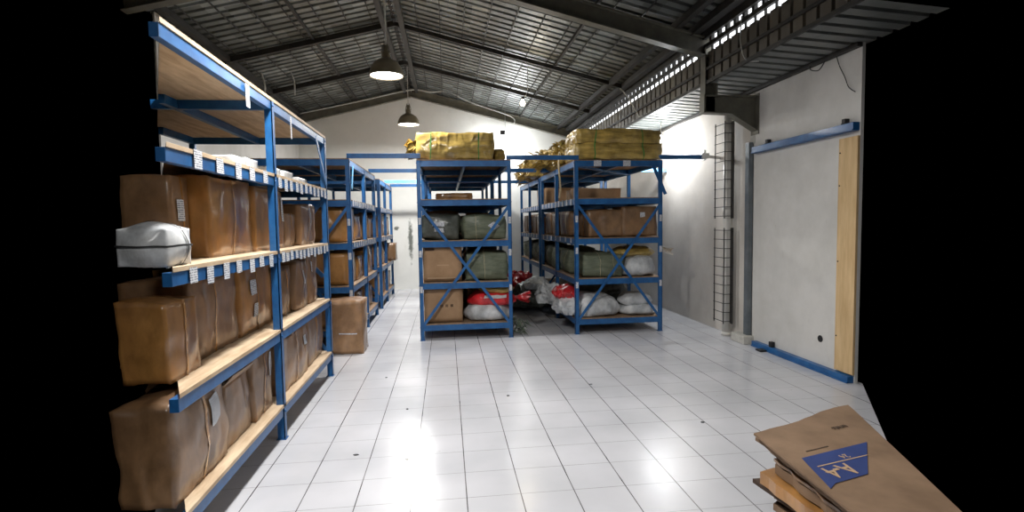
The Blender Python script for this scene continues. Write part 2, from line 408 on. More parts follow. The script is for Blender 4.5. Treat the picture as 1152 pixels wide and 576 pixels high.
def sack(x, y, z, w, d, h, label, mat='sack_white', rz=0, name='woven_sack', cat='sack', group=None, k=.45, amp=.035,
         freq=4, straps=(), strap_mat='strap', pinch=.35, n=14, lab=None, bulge=.03, rx=0, ry=0, strap_off=.006, strap_w=.02, neck=None):
    seedc[0] += 1
    s = Soft(w, d, h, k, amp, freq, bulge, seedc[0], pinch=pinch)
    mb = MB(); s.body(mb, n)
    o = mb.build(name, M[mat], smooth=True, origin=(0,0,0)); place(o, x, y, z, rz, rx, ry); tag(o, label, cat, group)
    for (ax, t) in straps:
        ms = MB(); s.ring(ms, ax, t, strap_w, strap_off); ms.build('strap' if strap_mat == 'strap' else 'rope', M[strap_mat], o, smooth=True)
    for L in (lab or []):
        ax, sg, u, v, lw, lh = L[:6]; rot = L[6] if len(L) > 6 else 0
        ml = MB(); s.patch(ml, ax, sg, u-lw, u+lw, v-lh, v+lh, .008, 5, rot)
        ml.build(L[7] if len(L) > 7 else 'paper_label', M[L[8] if len(L) > 8 else 'paper'], o, smooth=True)
    if neck:    # gathered bag mouth: a ruffled cone at one end
        mn = MB(); sx, ln, nm = neck; R = random.Random(seedc[0]); K = 22; prof = []
        for i, (t, rr) in enumerate(((-.1, h*.25), (.15, h*.14), (.3, h*.10), (.6, h*.28), (1, h*.42))):
            for kk in range(K):
                a = 2*PI*kk/K; r_ = rr*(1+.35*(kk % 2)*(i > 1) + R.uniform(-.12, .12))
                prof.append((sx*(w/2*.92 + ln*t + R.uniform(-.01, .01)*i), r_*math.cos(a), h*.45 + r_*math.sin(a)*.9))
        mn.add(prof, [(i*K+kk, i*K+(kk+1)%K, (i+1)*K+(kk+1)%K, (i+1)*K+kk) for i in range(4) for kk in range(K)])
        mn.build('gathered_mouth', M[nm], o, smooth=True)
    return o

# ------------------------------------------------------------------ camera
cam_d = bpy.data.cameras.new('camera'); cam = bpy.data.objects.new('camera', cam_d); COL.objects.link(cam)
p_, y_, r_ = .06115629, .12124479, -.01483324
f = Vector((math.sin(y_)*math.cos(p_), math.cos(y_)*math.cos(p_), -math.sin(p_)))
rt = Vector((math.cos(y_), -math.sin(y_), 0)); up = rt.cross(f)
rt2 = rt*math.cos(r_) + up*math.sin(r_); up2 = rt2.cross(f)
mw = Matrix(((rt2.x, up2.x, -f.x, 0), (rt2.y, up2.y, -f.y, 0), (rt2.z, up2.z, -f.z, 1.5), (0,0,0,1)))
cam.matrix_world = mw
cam_d.sensor_width = 36; cam_d.sensor_fit = 'HORIZONTAL'; cam_d.lens = 601.84/1152*36
cam_d.clip_start = .05
S.camera = cam

# ------------------------------------------------------------------ setting
XW, YB = 3.65, 12.65
RX, RZ, SL = -.72, 4.6, .246                # ridge x, roof underside height at the ridge, slope
def roofz(x): return RZ - SL*abs(x-RX)

mb = MB()
poly = [(-1.2,1.0),(2.45,1.0),(2.3,2.3),(3.72,4.36),(3.76,YB),(-3.25,YB),(-3.35,6.7),(-1.2,2.2)]
mb.prism(poly, 2, -.05, 0); structure(mb.build('floor', M['floor'], origin=(0,0,0)))

mb = MB(); mb.prism([(-3.25,0),(3.75,0),(3.75,3.45),(RX,RZ),(-3.25,roofz(-3.25))], 1, YB, YB+.12)
structure(mb.build('wall_back', M['wall_back'], origin=(0,0,0)))
mb = MB(); mb.box((-3.27, 6.7, 0), (-3.25, YB, 3.97)); structure(mb.build('wall_left', M['wall'], origin=(0,0,0)))
mb = MB(); mb.box((XW, 4.37, 0), (XW+.03, 6.02, 3.05)); structure(mb.build('wall_right', M['wall'], origin=(0,0,0)))
mb = MB(); mb.box((XW+.04, 6.02, 0), (XW+.16, YB, 3.05)); structure(mb.build('wall_right', M['wall_far'], origin=(0,0,0)))
# plaster return between the two wall planes
mb = MB(); mb.box((XW-.005, 6.0, 2.4), (XW+.05, 6.10, 3.04)); structure(mb.build('trim_1', M['concrete'], origin=(0,0,0)))

# corrugated roof sheet: both slopes in one skin, ribs run down the slope
def corrugate(mb, P0, dirY, across, up, L, pitch=.17, rib=.055, depth=.05):
    """sheet from P0, ribs every pitch along dirY for length L, each strip spans vector `across`; ribs stand off along `up`."""
    P0, dY, ac, up = Vector(P0), Vector(dirY), Vector(across), Vector(up)
    prof = []; t = 0
    while t < L:
        prof += [(t, 0), (t+pitch-rib-.012, 0), (t+pitch-rib-.004, depth), (t+pitch-.008, depth)]; t += pitch
    prof.append((t, 0)); n = len(prof)
    vs = [P0 + dY*a + up*b for a, b in prof]; vs += [v + ac for v in vs]
    mb.add(vs, [(i, i+1, n+i+1, n+i) for i in range(n-1)])
mb = MB()
Y0 = 1.0; LR = YB-Y0+.1
corrugate(mb, (RX+.03, Y0, RZ), (0,1,0), (2.98-RX-.03, 0, -SL*(2.98-RX)), (0,0,1), LR)
corrugate(mb, (RX-.03, Y0, RZ), (0,1,0), (-(RX+3.3), 0, -SL*(3.3+RX)), (0,0,1), LR)
structure(mb.build('ceiling', M['roof'], origin=(0,0,0)))
# ridge lantern strip (daylight between the two slopes) with cap
mb = MB(); mb.box((RX-.05, Y0, RZ+.05), (RX+.05, YB, RZ+.055)); structure(mb.build('window_2', M['daylight'], origin=(0,0,0)))
mb = MB()
mb.box((RX-.02, Y0, RZ+.005), (RX+.012, YB, RZ+.03))
t = Y0
while t < YB: mb.box((RX-.05, t, RZ+.0), (RX+.05, t+.09, RZ+.03)); t += .17
structure(mb.build('trim_2', M['steel_dk'], origin=(0,0,0)))
# ridge purlins
mb = MB()
for xx in (RX-.17, RX+.09):
    mb.box((xx, Y0, roofz(xx)-.12), (xx+.07, YB, roofz(xx)-.012))
structure(mb.build('trim_3', M['steel_dk'], origin=(0,0,0)))
# long purlins
mb = MB()
for xx, w in ((-1.9,.035),(1.75,.035)):
    mb.box((xx-w/2, Y0, roofz(xx)-.05), (xx+w/2, YB, roofz(xx)-.01))
for xx, w in ((-3.12,.08),(2.66,.07),(2.88,.1)):
    mb.box((xx-w/2, Y0, roofz(xx)-.09), (xx+w/2, YB, roofz(xx)-.01))
structure(mb.build('trim_4', M['steel_dk'], origin=(0,0,0)))
# mesh wires that hold up the insulation, lengthwise
mb = MB()
xx = -3.0
while xx < 2.6:
    if abs(xx-RX) > .2: mb.box((xx-.006, Y0, roofz(xx)-.022), (xx+.006, YB, roofz(xx)-.008))
    xx += .33
structure(mb.build('trim_5', M['steel_dk'], origin=(0,0,0)))
# light cross rafters
for i, yy in enumerate((8.45, 10.4)):
    mb = MB()
    mb.bar((RX, yy, RZ-.06), (2.95, yy, roofz(2.95)-.06), .04, .06)
    mb.bar((RX, yy, RZ-.06), (-3.2, yy, roofz(-3.2)-.06), .05, .08)
    structure(mb.build('trim_%d' % (6+i), M['steel_dk'], origin=(0,0,0)))
# back portal rafter and the big rafter at Y = 6
def ibeam(mb, p, q, w, h, t=.014):
    p, q = Vector(p), Vector(q)
    mb.bar(p, q, t, h); mb.bar(p+Vector((0,0,h/2)), q+Vector((0,0,h/2)), w, t); mb.bar(p-Vector((0,0,h/2)), q-Vector((0,0,h/2)), w, t)
mb = MB(); yy = 12.45
ibeam(mb, (RX, yy, RZ-.13), (3.2, yy, roofz(3.2)-.13), .1, .18); ibeam(mb, (RX, yy, RZ-.13), (-3.2, yy, roofz(-3.2)-.13), .1, .18)
structure(mb.build('trim_8', M['steel'], origin=(0,0,0)))
mb = MB(); yy = 6.0
ibeam(mb, (RX, yy, RZ-.19), (3.1, yy, roofz(3.1)-.19), .12, .2); ibeam(mb, (RX, yy, RZ-.19), (-3.2, yy, roofz(-3.2)-.19), .12, .2)
structure(mb.build('trim_9', M['steel'], origin=(0,0,0)))
# haunched wall bracket carrying the big rafter
mb = MB()
mb.box((2.99,5.94,2.75),(3.0,6.06,3.48)); mb.box((2.99,5.995,2.75),(3.14,6.005,3.48)); mb.box((3.13,5.94,2.94),(3.145,6.06,3.48))
mb.prism([(2.985,2.75),(3.32,2.74),(3.655,2.54),(3.655,2.94),(2.985,2.94)], 1, 5.995, 6.005)
mb.bar((2.985,6,2.75),(3.32,6,2.74),.12,.014); mb.bar((3.32,6,2.74),(3.655,6,2.54),.12,.014); mb.bar((2.985,6,2.94),(3.655,6,2.94),.12,.014)
mb.box((3.64,5.92,2.5),(3.655,6.08,2.97)); mb.box((2.98,5.94,2.745),(2.992,6.06,2.95))
structure(mb.build('trim_10', M['steel'], origin=(0,0,0)))
# vertical gutter face and its flat soffit out to the wall
mb = MB(); corrugate(mb, (3.03, 3.62, 3.43), (0,1,0), (0,0,-.35), (1,0,0), YB-3.6, .17, .03, .03)
structure(mb.build('trim_11', M['fascia'], origin=(0,0,0)))
mb = MB(); corrugate(mb, (3.02, 3.62, 3.08), (0,1,0), (.70,0,-.045), (0,0,1), YB-3.6, .17, .05, .035)
structure(mb.build('trim_12', M['soffit'], origin=(0,0,0)))
mb = MB(); mb.box((3.0,3.62,3.065),(3.03,YB,3.10)); mb.box((3.60,4.37,3.0),(3.65,YB,3.035)); mb.box((3.0,3.62,3.22),(3.02,YB,3.25))
structure(mb.build('trim_13', M['steel_dk'], origin=(0,0,0)))
# daylight slot above the gutter face, its rail and rib ends
mb = MB(); mb.box((3.10, 2.8, 3.36), (3.105, YB, 3.66)); structure(mb.build('window_1', M['daylight'], origin=(0,0,0)))
mb = MB(); mb.box((3.0, 2.8, 3.475), (3.035, YB, 3.52)); mb.box((2.98, 2.8, 3.575), (3.02, YB, 3.70))
t = 2.8
while t < YB: mb.box((3.03, t, 3.40), (3.05, t+.02, 3.50)); mb.box((3.02, t, 3.53), (3.06, t+.045, 3.62)); t += .17
structure(mb.build('trim_14', M['steel_dk'], origin=(0,0,0)))

# grey steel stud on the wall with its concrete foot
mb = MB(); mb.box((3.59,6.03,.1),(3.65,6.11,2.42)); structure(mb.build('trim_15', M['galv'], origin=(0,0,0), bev=.004))
mb = MB(); mb.box((3.52,5.98,0),(3.66,6.27,.10)); structure(mb.build('trim_16', M['concrete'], origin=(0,0,0), bev=.008))
# drain hole: dark sleeve in the wall
mb = MB(); mb.tube([(3.644,4.825,.315),(3.66,4.825,.315)], .034, 16); structure(mb.build('trim_17', M['black'], origin=(0,0,0)))

# ------------------------------------------------------------------ racks
def rack(x0, x1, ys, tops, label, bh=.075, pale=(), aisle='both', xbrace_front=True, board_cut=None, front_x=None,
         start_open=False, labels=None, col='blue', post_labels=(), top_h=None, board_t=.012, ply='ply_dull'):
    """x0,x1 outer faces; ys = frame positions; tops = beam top heights"""
    root = empty('storage_rack', (x0 if front_x is None else front_x, ys[0], 0), label, 'shelf rack', 'blue steel storage racks')
    ox, oy = root.location.x, root.location.y
    beams = []
    def B(mb, nm, mat, bev=.002, par=None): return mb.build(nm, mat, par or root, bev=bev)
    pw = .05; H = tops[-1]
    def off(mb):
        for v in mb.v: v.x -= ox; v.y -= oy
        return mb
    for i, y in enumerate(ys):
        if start_open and i == 0: continue
        for x in (x0, x1-pw):
            if start_open and i == 1 and x == x0: continue
            mb = MB()
            # angle-iron post: two flanges, foot plate and bolt heads
            inner = x < (x0+x1)/2
            mb.box((x, y, 0), (x+pw, y+.006, H)); xx = x if inner else x+pw-.006
            mb.box((xx, y, 0), (xx+.006, y+pw, H)); mb.box((x+.004, y+.004, 0), (x+pw-.004, y+pw-.004, H-.002))
            mb.box((x-.008, y-.008, 0), (x+pw+.008, y+pw+.008, .006))
            for z in tops:
                mb.tube([(x+pw/2, y-.006, z-.03), (x+pw/2, y, z-.03)], .008, 6)
                xs = x+pw if not inner else x
                sg = 1 if not inner else -1
                mb.tube([(xs, y+pw/2, z-.03), (xs+sg*.006, y+pw/2, z-.03)], .008, 6)
            post = B(off(mb), 'post', M[col], 0)
            if (i, 0 if inner else 1) in post_labels or i in post_labels:
                for z in (1.08, 1.50, .62):
                    ml = MB(); ml.box((x+.008, y-.003, z), (x+pw-.008, y-.001, z+.085)); B(off(ml), 'post_label', M['paper'], 0, post)
    nb = len(ys)-1
    for li, z in enumerate(tops):
        for b in range(nb):
            ya, yb = ys[b]+(pw if not (start_open and b == 0) else 0), ys[b+1]
            for x in (x1-.045, x0+.005):
                y_start = ya
                if start_open and x < (x0+x1)/2:
                    if b == 0: continue
                    y_start = board_cut[1][1]
                mb = MB(); mb.box((x, y_start, z-bh), (x+.04, yb, z)); beams.append((z, x, y_start, yb, B(off(mb), 'beam', M[col])))
            mb = MB()
            if start_open and b == 0:
                (cx0, cy0), (cx1, cy1) = board_cut
                xc = cx0 + (cx1-cx0)*(yb+.02-cy0)/(cy1-cy0)
                mb.prism([(x1, cy0), (x1, yb+.02), (xc, yb+.02)], 2, z+.001, z+board_t)
            elif start_open:
                xc = board_cut[0][0] + (board_cut[1][0]-board_cut[0][0])*(ya-.03-board_cut[0][1])/(board_cut[1][1]-board_cut[0][1])
                mb.prism([(x1, ya-.03), (x1, yb+pw), (x0, yb+pw), (x0, board_cut[1][1]), (xc, ya-.03)], 2, z+.001, z+board_t)
            else:
                mb.box((x0+.002, ys[b]+(.002), z+.001), (x1-.002, ys[b+1]+(pw if b == nb-1 else 0), z+board_t))
            B(off(mb), 'shelf_board', M[ply], .001)
        for i, y in enumerate(ys):
            if start_open and i == 0: continue
            mb = MB(); mb.box(((x0+pw) if not (start_open and i == 1) else -1.93, y+.004, z-bh), (x1-pw, y+.04, z)); B(off(mb), 'cross_beam', M[col])
    if xbrace_front:
        y = ys[0]-.004
        if start_open: y = ys[-1]+pw
        za, zb = tops[0]-.02, tops[3]-bh
        for sg in (0, 1):
            mb = MB(); xa, xb = (x0+.03, x1-.03) if sg == 0 else (x1-.03, x0+.03)
            yy = y-.006-sg*.006 if not start_open else y+.006+sg*.006
            mb.bar((xa, yy, za), (xb, yy, zb), .005, .04, up=(0,1,0)) if False else mb.bar((xa, yy, za), (xb, yy, zb), .035, .005, up=(0,1,0))
            B(off(mb), 'brace', M[col], 0)
    # centre rail beneath the top board
    mb = MB(); y_start = ys[0]+.04
    if start_open: y_start = 3.7
    mb.box(((x0+x1)/2-.02, y_start, H-bh), ((x0+x1)/2+.02, ys[-1], H-.002)); B(off(mb), 'centre_rail', M[col])
    # paper shelf labels
    for (z, side, ya, yb, n, w, h, cov) in (labels or []):
        R = random.Random(int(z*100)+int(ya*10))
        for i in range(n):
            y = ya + (yb-ya)*(i+.5)/n + R.uniform(-.015, .015)
            x = x1-.003 if side > 0 else x0+.003
            dz = R.uniform(-.006, .006); ml = MB()
            hh = h*R.uniform(.9, 1.15); tl = R.uniform(-.006, .006)
            ml.add([(x+side*.005, y-w/2, z-hh+dz), (x+side*.005, y+w/2+tl, z-hh+dz), (x+side*.004, y+w/2, z+dz), (x+side*.004, y-w/2, z+dz),
                    (x+side*.0065, y-w/2, z-hh+dz), (x+side*.0065, y+w/2+tl, z-hh+dz), (x+side*.0055, y+w/2, z+dz), (x+side*.0055, y-w/2, z+dz)],
                   [(0,1,2,3),(4,5,6,7),(0,1,5,4),(2,3,7,6),(1,2,6,5),(0,3,7,4)])
            bm_ = min(beams, key=lambda q: abs(q[0]-z)*10+abs(q[1]-x)*2+abs((q[2]+q[3])/2-y))[4]
            off(ml).build('shelf_label', M['paper'], bm_)
    return root

XF = -1.16                                     # aisle face of the left racks
NT = [.228, .762, 1.31, 1.842, 2.355]
r1 = rack(-2.4, XF, [2.43, 3.86, 5.45], NT, 'near left blue steel rack with open front bay, its end cut by photo edge', bh=.06,
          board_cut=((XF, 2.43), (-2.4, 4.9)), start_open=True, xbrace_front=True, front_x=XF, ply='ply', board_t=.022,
          labels=[(1.315,1,2.52,3.82,7,.075,.075,0), (1.315,1,3.92,5.45,13,.07,.07,0), (1.862,1,2.6,3.8,5,.085,.085,0),
                  (1.85,1,3.92,5.45,11,.07,.08,0), (2.35,1,3.3,3.5,1,.06,.14,0), (2.33,1,4.25,4.35,1,.03,.16,0)])
def part(root, mb, nm, mat, bev=0):
    for v in mb.v: v.x -= root.location.x; v.y -= root.location.y; v.z -= root.location.z
    return mb.build(nm, M[mat], root, bev=bev)
mb = MB(); mb.bar((XF+.012,5.05,2.30),(XF+.012,5.42,1.90),.045,.006,up=(1,0,0)); part(r1, mb, 'brace', 'blue')
mb = MB(); mb.bar((XF-.06,5.47,1.0),(XF-.8,5.47,1.8),.04,.006,up=(0,1,0)); part(r1, mb, 'brace', 'blue')

FT = [.20, .74, 1.28, 1.81, 2.31]
r2 = rack(-2.4, XF, [6.78, 8.03, 9.1], FT, 'second blue steel rack on the left, behind the box on the floor', post_labels=((0,1),),
          labels=[(1.82,1,6.9,9.0,14,.07,.07,0),(1.29,1,6.9,9.0,12,.07,.07,0)])
r3 = rack(-2.4, XF, [9.78, 10.7, 11.85], FT, 'farthest blue steel rack on the left, by back wall',
          labels=[(1.82,1,9.9,11.8,10,.07,.07,0),(1.29,1,9.9,11.8,8,.07,.07,0)])
mb = MB(); mb.bar((XF+.02,6.93,2.24),(XF+.012,6.85,1.95),.055,.006,up=(1,0,0)); part(r2, mb, 'brace', 'blue_pale')
r4 = rack(-.36, .845, [6.92, 8.65, 9.0], FT, 'middle blue steel rack under the single golden bale', post_labels=(0,)) if False else \
     rack(-.36, .845, [6.92, 8.15, 9.4], FT, 'middle blue steel rack under the single golden bale', post_labels=(0,),
          labels=[(1.29,1,7.0,9.3,6,.07,.07,0)])
r5 = rack(-.36, .845, [9.6, 10.8, 12.0], FT, 'middle blue steel rack deep behind, by the back wall')
r6 = rack(1.69, 2.9, [6.94, 8.2, 9.45], FT, 'right blue steel rack under the two stacked bales', post_labels=(0,),
          labels=[(1.82,-1,7.0,9.4,9,.08,.08,0),(1.29,-1,7.0,9.4,7,.08,.07,0)])
r7 = rack(1.69, 2.9, [9.7, 10.9, 12.1], FT, 'right blue steel rack deep behind, by back wall',
          labels=[(1.82,-1,9.8,12.0,9,.08,.08,0),(1.29,-1,9.8,12.0,7,.08,.07,0)])
mb = MB(); mb.bar((2.76,6.925,2.25),(2.935,6.925,1.86),.045,.006,up=(0,1,0)); part(r6, mb, 'brace', 'blue')
for xx in (1.95, 2.35):
    mb = MB(); mb.box((xx, 6.925, 2.235), (xx+.10, 6.93, 2.31)); part(r6, mb, 'shelf_label', 'paper')
mb = MB(); mb.bar((1.75,6.99,2.24),(2.85,8.2,2.24),.04,.03); part(r6, mb, 'plan_brace', 'blue')

# tie bars running across the aisles at the rack tops
def tie(xa, xb, y, label, col='blue', z=2.335):
    mb = MB(); mb.bar((xa, y, z), (xb, y, z), .035, .04); mb.bar((xa, y-.02, z-.03),(xb, y-.02, z-.03),.004,.02)
    for x in (xa+.03, xb-.03): mb.tube([(x, y-.02, z), (x, y-.028, z)], .01, 6)
    tag(mb.build('tie_bar', M[col], bev=.002), label, 'steel bar', 'tie bars between rack tops')
for i, (y, w, c) in enumerate(((6.80,'nearest','blue'),(8.65,'second','blue'),(10.8,'third','blue_pale'),(11.87,'farthest','blue'))):
    tie(XF-.03, -.30, y, w+' blue tie bar across the left aisle at rack tops', c, 2.36)
for i, (y, w) in enumerate(((6.96,'nearest'),(8.65,'middle'),(11.0,'farthest'))):
    tie(.79, 1.75, y, w+' blue tie bar across the right aisle at rack tops', 'blue', 2.36)
tie(2.84, 3.45, 6.90, 'blue tie bar from the right rack out to the clamp by wall', 'blue', 2.36)
tie(2.84, 3.68, 8.65, 'blue tie bar in overexposed pale colour behind right rack, running to the wall', 'blue_pale', 2.36)  # pale colour stands in for strong light on an ordinary blue bar
# clamp at the end of the tie bar
mb = MB(); mb.box((3.42,6.86,2.33),(3.52,6.94,2.40)); mb.tube([(3.5,6.9,2.36),(3.69,6.9,2.34)], .022, 10); mb.box((3.44,6.85,2.30),(3.47,6.95,2.44))
tag(mb.build('wall_clamp', M['chrome'], bev=.003), 'grey metal clamp holding the tie bar to right wall', 'clamp')

# spare blue beams against the right wall
def wall_beam(z, label, ya, yb, h=.075, dz=0):
    root = empty('wall_beam', (3.62, ya, z), label, 'steel beam')
    mb = MB(); mb.box((3.585, ya, z), (3.648, yb, z+h)); mb.box((3.575, ya, z), (3.60, yb, z+.012)); part(root, mb, 'rail', 'blue', .003)
    return root
wb = wall_beam(2.275, 'blue steel beam fixed high along the white right wall', 4.38, 5.97)
for yy in (5.70, 4.52):
    mb = MB(); mb.box((3.60,yy-.02,2.35),(3.645,yy+.02,2.40)); mb.box((3.60,yy-.03,2.35),(3.64,yy+.03,2.362)); part(wb, mb, 'clip', 'black')
wb = wall_beam(0.0, 'blue steel beam lying on floor along the right wall', 4.38, 5.92, .06)
mb = MB(); mb.box((3.60,5.55,.06),(3.64,5.60,.12)); part(wb, mb, 'clip', 'black')
mb = MB(); mb.box((3.50,5.60,0),(3.58,5.70,.02)); tag(mb.build('metal_offcut', M['black'], bev=.003), 'small dark offcut on the floor beside blue floor beam', 'scrap')
# wood board at the photo's right edge
mb = MB(); mb.box((3.625,4.37,.075),(3.648,4.60,2.23))
bo = mb.build('wooden_board', M['osb'], bev=.002); tag(bo, 'tall pale wooden board leaning flat against right wall at frame edge', 'board')
mb = MB()
for zz in (.4,1.1,1.8,2.1): mb.tube([(3.620,4.58,zz),(3.625,4.58,zz)], .007, 6)
part(bo, mb, 'screw', 'steel_dk')

# white down pipe with rebar cages
mb = MB(); mb.tube([(3.60,6.52,.0),(3.60,6.52,3.04)], .055, 20); mb.tube([(3.60,6.52,1.56),(3.60,6.52,1.66)], .062, 20); mb.tube([(3.60,6.52,0),(3.60,6.52,.05)], .066, 20)
tag(mb.build('drain_pipe', M['pipe'], smooth=True), 'white vertical drain pipe on the right wall behind the rebar ladders', 'pipe')
def cage(z0, z1, label):
    root = empty('rebar_cage', (3.50, 6.6, z0), label, 'rebar cage', 'rebar cages on the drain pipe')
    ya, yb, xa, xb = 6.42, 6.66, 3.50, 3.62
    for (x, y) in ((xa,ya),(xa,yb),(xb,ya)):
        mb = MB(); mb.tube([(x,y,z0),(x,y,z1)], .007, 8); part(root, mb, 'long_bar', 'steel_dk')
    mb = MB(); mb.box((xb-.02,ya-.03,z0),(xb-.012,ya+.03,z1)); part(root, mb, 'flat_bar', 'steel_dk')
    n = int((z1-z0)/.105)
    for i in range(n):
        z = z0+.03+i*(z1-z0-.06)/(n-1); mb = MB()
        mb.tube([(xb,ya,z),(xa,ya,z),(xa,yb+.02,z)], .005, 6); part(root, mb, 'rung', 'steel_dk')
    return root
cage(1.52, 2.74, 'upper dark rebar ladder cage around the white pipe')
cage(.17, 1.40, 'lower dark rebar ladder cage around the white pipe')
# loose cables
def cable(pts, r, label, mat='cable', name='cable'):
    cu = [Vector(p) for p in pts]; out = []
    for i in range(len(cu)-1):
        p0, p1, p2, p3 = cu[max(i-1,0)], cu[i], cu[i+1], cu[min(i+2,len(cu)-1)]
        for k in range(6):
            t = k/6; out.append(.5*((2*p1)+(p2-p0)*t+(2*p0-5*p1+4*p2-p3)*t*t+(3*p1-p0-3*p2+p3)*t**3))
    out.append(cu[-1]); mb = MB(); mb.tube(out, r, 6)
    return tag(mb.build(name, M[mat], smooth=True), label, 'cable')
cable([(3.63,4.66,3.0),(3.63,4.62,2.9),(3.63,4.55,2.78),(3.63,4.5,2.68),(3.63,4.42,2.62)], .004, 'thin black cable dangling down the right wall near top', 'black')
cable([(3.62,5.0,3.03),(3.58,4.95,2.96),(3.6,4.86,2.93),(3.62,4.8,3.0)], .005, 'short black cable loop under the soffit edge', 'black')
cable([(3.0,5.2,3.55),(2.99,5.2,3.3),(3.0,5.12,3.1),(3.08,5.02,3.05)], .006, 'pale cable hanging on gutter face near the bracket')
cable([(2.8,8.4,3.62),(2.86,8.3,3.5),(2.93,8.1,3.25),(2.97,8.0,3.1)], .009, 'white cable hanging from purlin above the stacked bales')

# ------------------------------------------------------------------ lamps
def light(kind, name, loc, energy, col=(1,1,1), size=.2, rot=None, spot=None, blend=.5):
    d = bpy.data.lights.new(name, kind); d.energy = energy; d.color = col
    if kind == 'AREA': d.shape = 'DISK'; d.size = size
    elif kind in ('POINT','SPOT'): d.shadow_soft_size = size
    if spot: d.spot_size = spot; d.spot_blend = blend
    o = bpy.data.objects.new(name, d); COL.objects.link(o); o.location = loc
    if rot: o.rotation_euler = rot
    return o
def pendant(x, y, z, ztop, label, rod=True):
    root = empty('pendant_lamp', (x, y, z), label, 'lamp', 'bell shaped pendant lamps')
    mb = MB(); mb.lathe([(.205,0),(.21,.008),(.207,.02),(.198,.06),(.180,.11),(.150,.155),(.105,.19),(.070,.205),(.062,.215),(0.001,.215)])
    mb.lathe([(.200,.0),(.19,.06),(.172,.105),(.142,.148),(.1,.18),(.001,.19)])
    mb.lathe([(.200,0),(.205,0)]); part0 = mb.build('lamp_shade', M['lampshade'], root, smooth=True, origin=(0,0,0))
    mb = MB(); mb.lathe([(.001,.02),(.15,.022),(.192,.012)]); mb.build('diffuser', M['lamp_glow'], root, smooth=True, origin=(0,0,0))
    mb = MB(); mb.lathe([(.05,.215),(.05,.28),(.03,.30),(.03,.37),(.001,.37)], n=16)
    for s in (-1,1): mb.tube([(s*.045,0,.24),(s*.05,0,.30),(s*.02,0,.40)], .006, 6)
    mb.build('socket_housing', M['lampshade'], root, smooth=True, origin=(0,0,0))
    for s in (-1,1):
        mb = MB(); mb.lathe([(.001,-.012),(.012,0),(.001,.012)], (s*.05,-.03,.265), 10); mb.build('wing_nut', M['chrome'], root, origin=(0,0,0))
    mb = MB(); mb.tube([(0,0,.38),(0,0,ztop-z)], .012 if rod else .006, 8); mb.build('hanging_rod' if rod else 'cord', M['cable'], root, origin=(0,0,0))
    return root
pendant(-.69, 6.85, 3.33, 4.5, 'nearer and larger bell pendant lamp hanging below the ridge')
pendant(-.67, 10.5, 3.40, 4.5, 'farther and smaller bell pendant lamp in front of back wall', False)
pendant(-.69, 3.2, 3.33, 4.5, 'bell pendant lamp above and before the near left rack')
pendant(1.25, 3.3, 3.0, 4.05, 'bell pendant lamp above the right floor, out of frame')
for (x, y, z, e) in ((-.69,6.85,3.33,85),(-.67,10.5,3.40,130),(-.69,3.2,3.33,112),(1.25,3.3,3.0,14)):
    light('AREA', 'lamp_light', (x, y, z-.005), e, (1,.98,.95), .36)
light('AREA', 'fill_light_back', (-.69, -.6, 3.3), 60, (1,.98,.95), .8)  # added fill light behind the camera, no fitting there
light('AREA', 'fill_light_back', (1.8, -.6, 3.3), 14, (1,.98,.95), .8)  # second added fill, also without a lamp
def bulb(x, y, z, ztop, label, mat='bulb_glow', r=.035, dx=.05):
    root = empty('bare_bulb', (x, y, z), label, 'light bulb', 'bare hanging bulbs')
    mb = MB(); mb.lathe([(.001,-r),(r*.7,-r*.72),(r,0),(r*.8,r*.6),(r*.45,r*1.2),(r*.4,r*1.5)], n=20); mb.build('glass_bulb', M[mat], root, smooth=True, origin=(0,0,0))
    mb = MB(); mb.lathe([(r*.5,r*1.4),(r*.55,r*2.4),(.001,r*2.5)], n=16); mb.build('lamp_holder', M['black'], root, origin=(0,0,0))
    mb = MB(); pts = [(0,0,r*2.4),(dx*.6,0,.12),(dx,0,.25),(dx,0,ztop-z)]; mb.tube(pts, .007, 6); mb.build('cord', M['cable'], root, smooth=True, origin=(0,0,0))
    return root
bulb(1.315, 9.0, 3.50, 4.09, 'small warm bare bulb hanging from the right roof slope', r=.045, dx=.09)
bulb(1.32, 12.25, 3.36, 4.05, 'white glowing bare bulb hung before the back wall', 'bulb_cool', .1, .06)
bulb(3.36, 8.15, 2.78, 3.05, 'white glowing bare bulb behind right end of stacked bales', 'bulb_cool', .05, .02)
light('POINT', 'bulb_light', (1.315,9.0,3.44), 14, (1,.85,.6), .05)
light('POINT', 'bulb_light', (1.32,12.2,3.22), 75, (.95,.98,1), .1)
light('POINT', 'bulb_light', (3.36,8.15,2.70), 95, (.95,.98,1), .08)

# cables on the back rafter
cable([(-3.1,12.2,3.93),(-1.8,12.2,4.22),(RX,12.2,4.47),(-.3,12.15,4.42),(.1,12.1,4.42),(.6,12.2,4.22),(1.5,12.2,3.92),(1.58,12.2,3.75)], .014, 'white cable strung along the back roof beam')
cable([(-2.55,9.6,4.1),(-2.5,9.6,3.95),(-2.5,9.6,3.72)], .012, 'white cable with forked top hanging above the left racks')
cable([(-2.9,9.2,3.98),(-2.85,9.2,3.75),(-2.9,9.25,3.62)], .014, 'pale cable dropping from eave over the near rack')

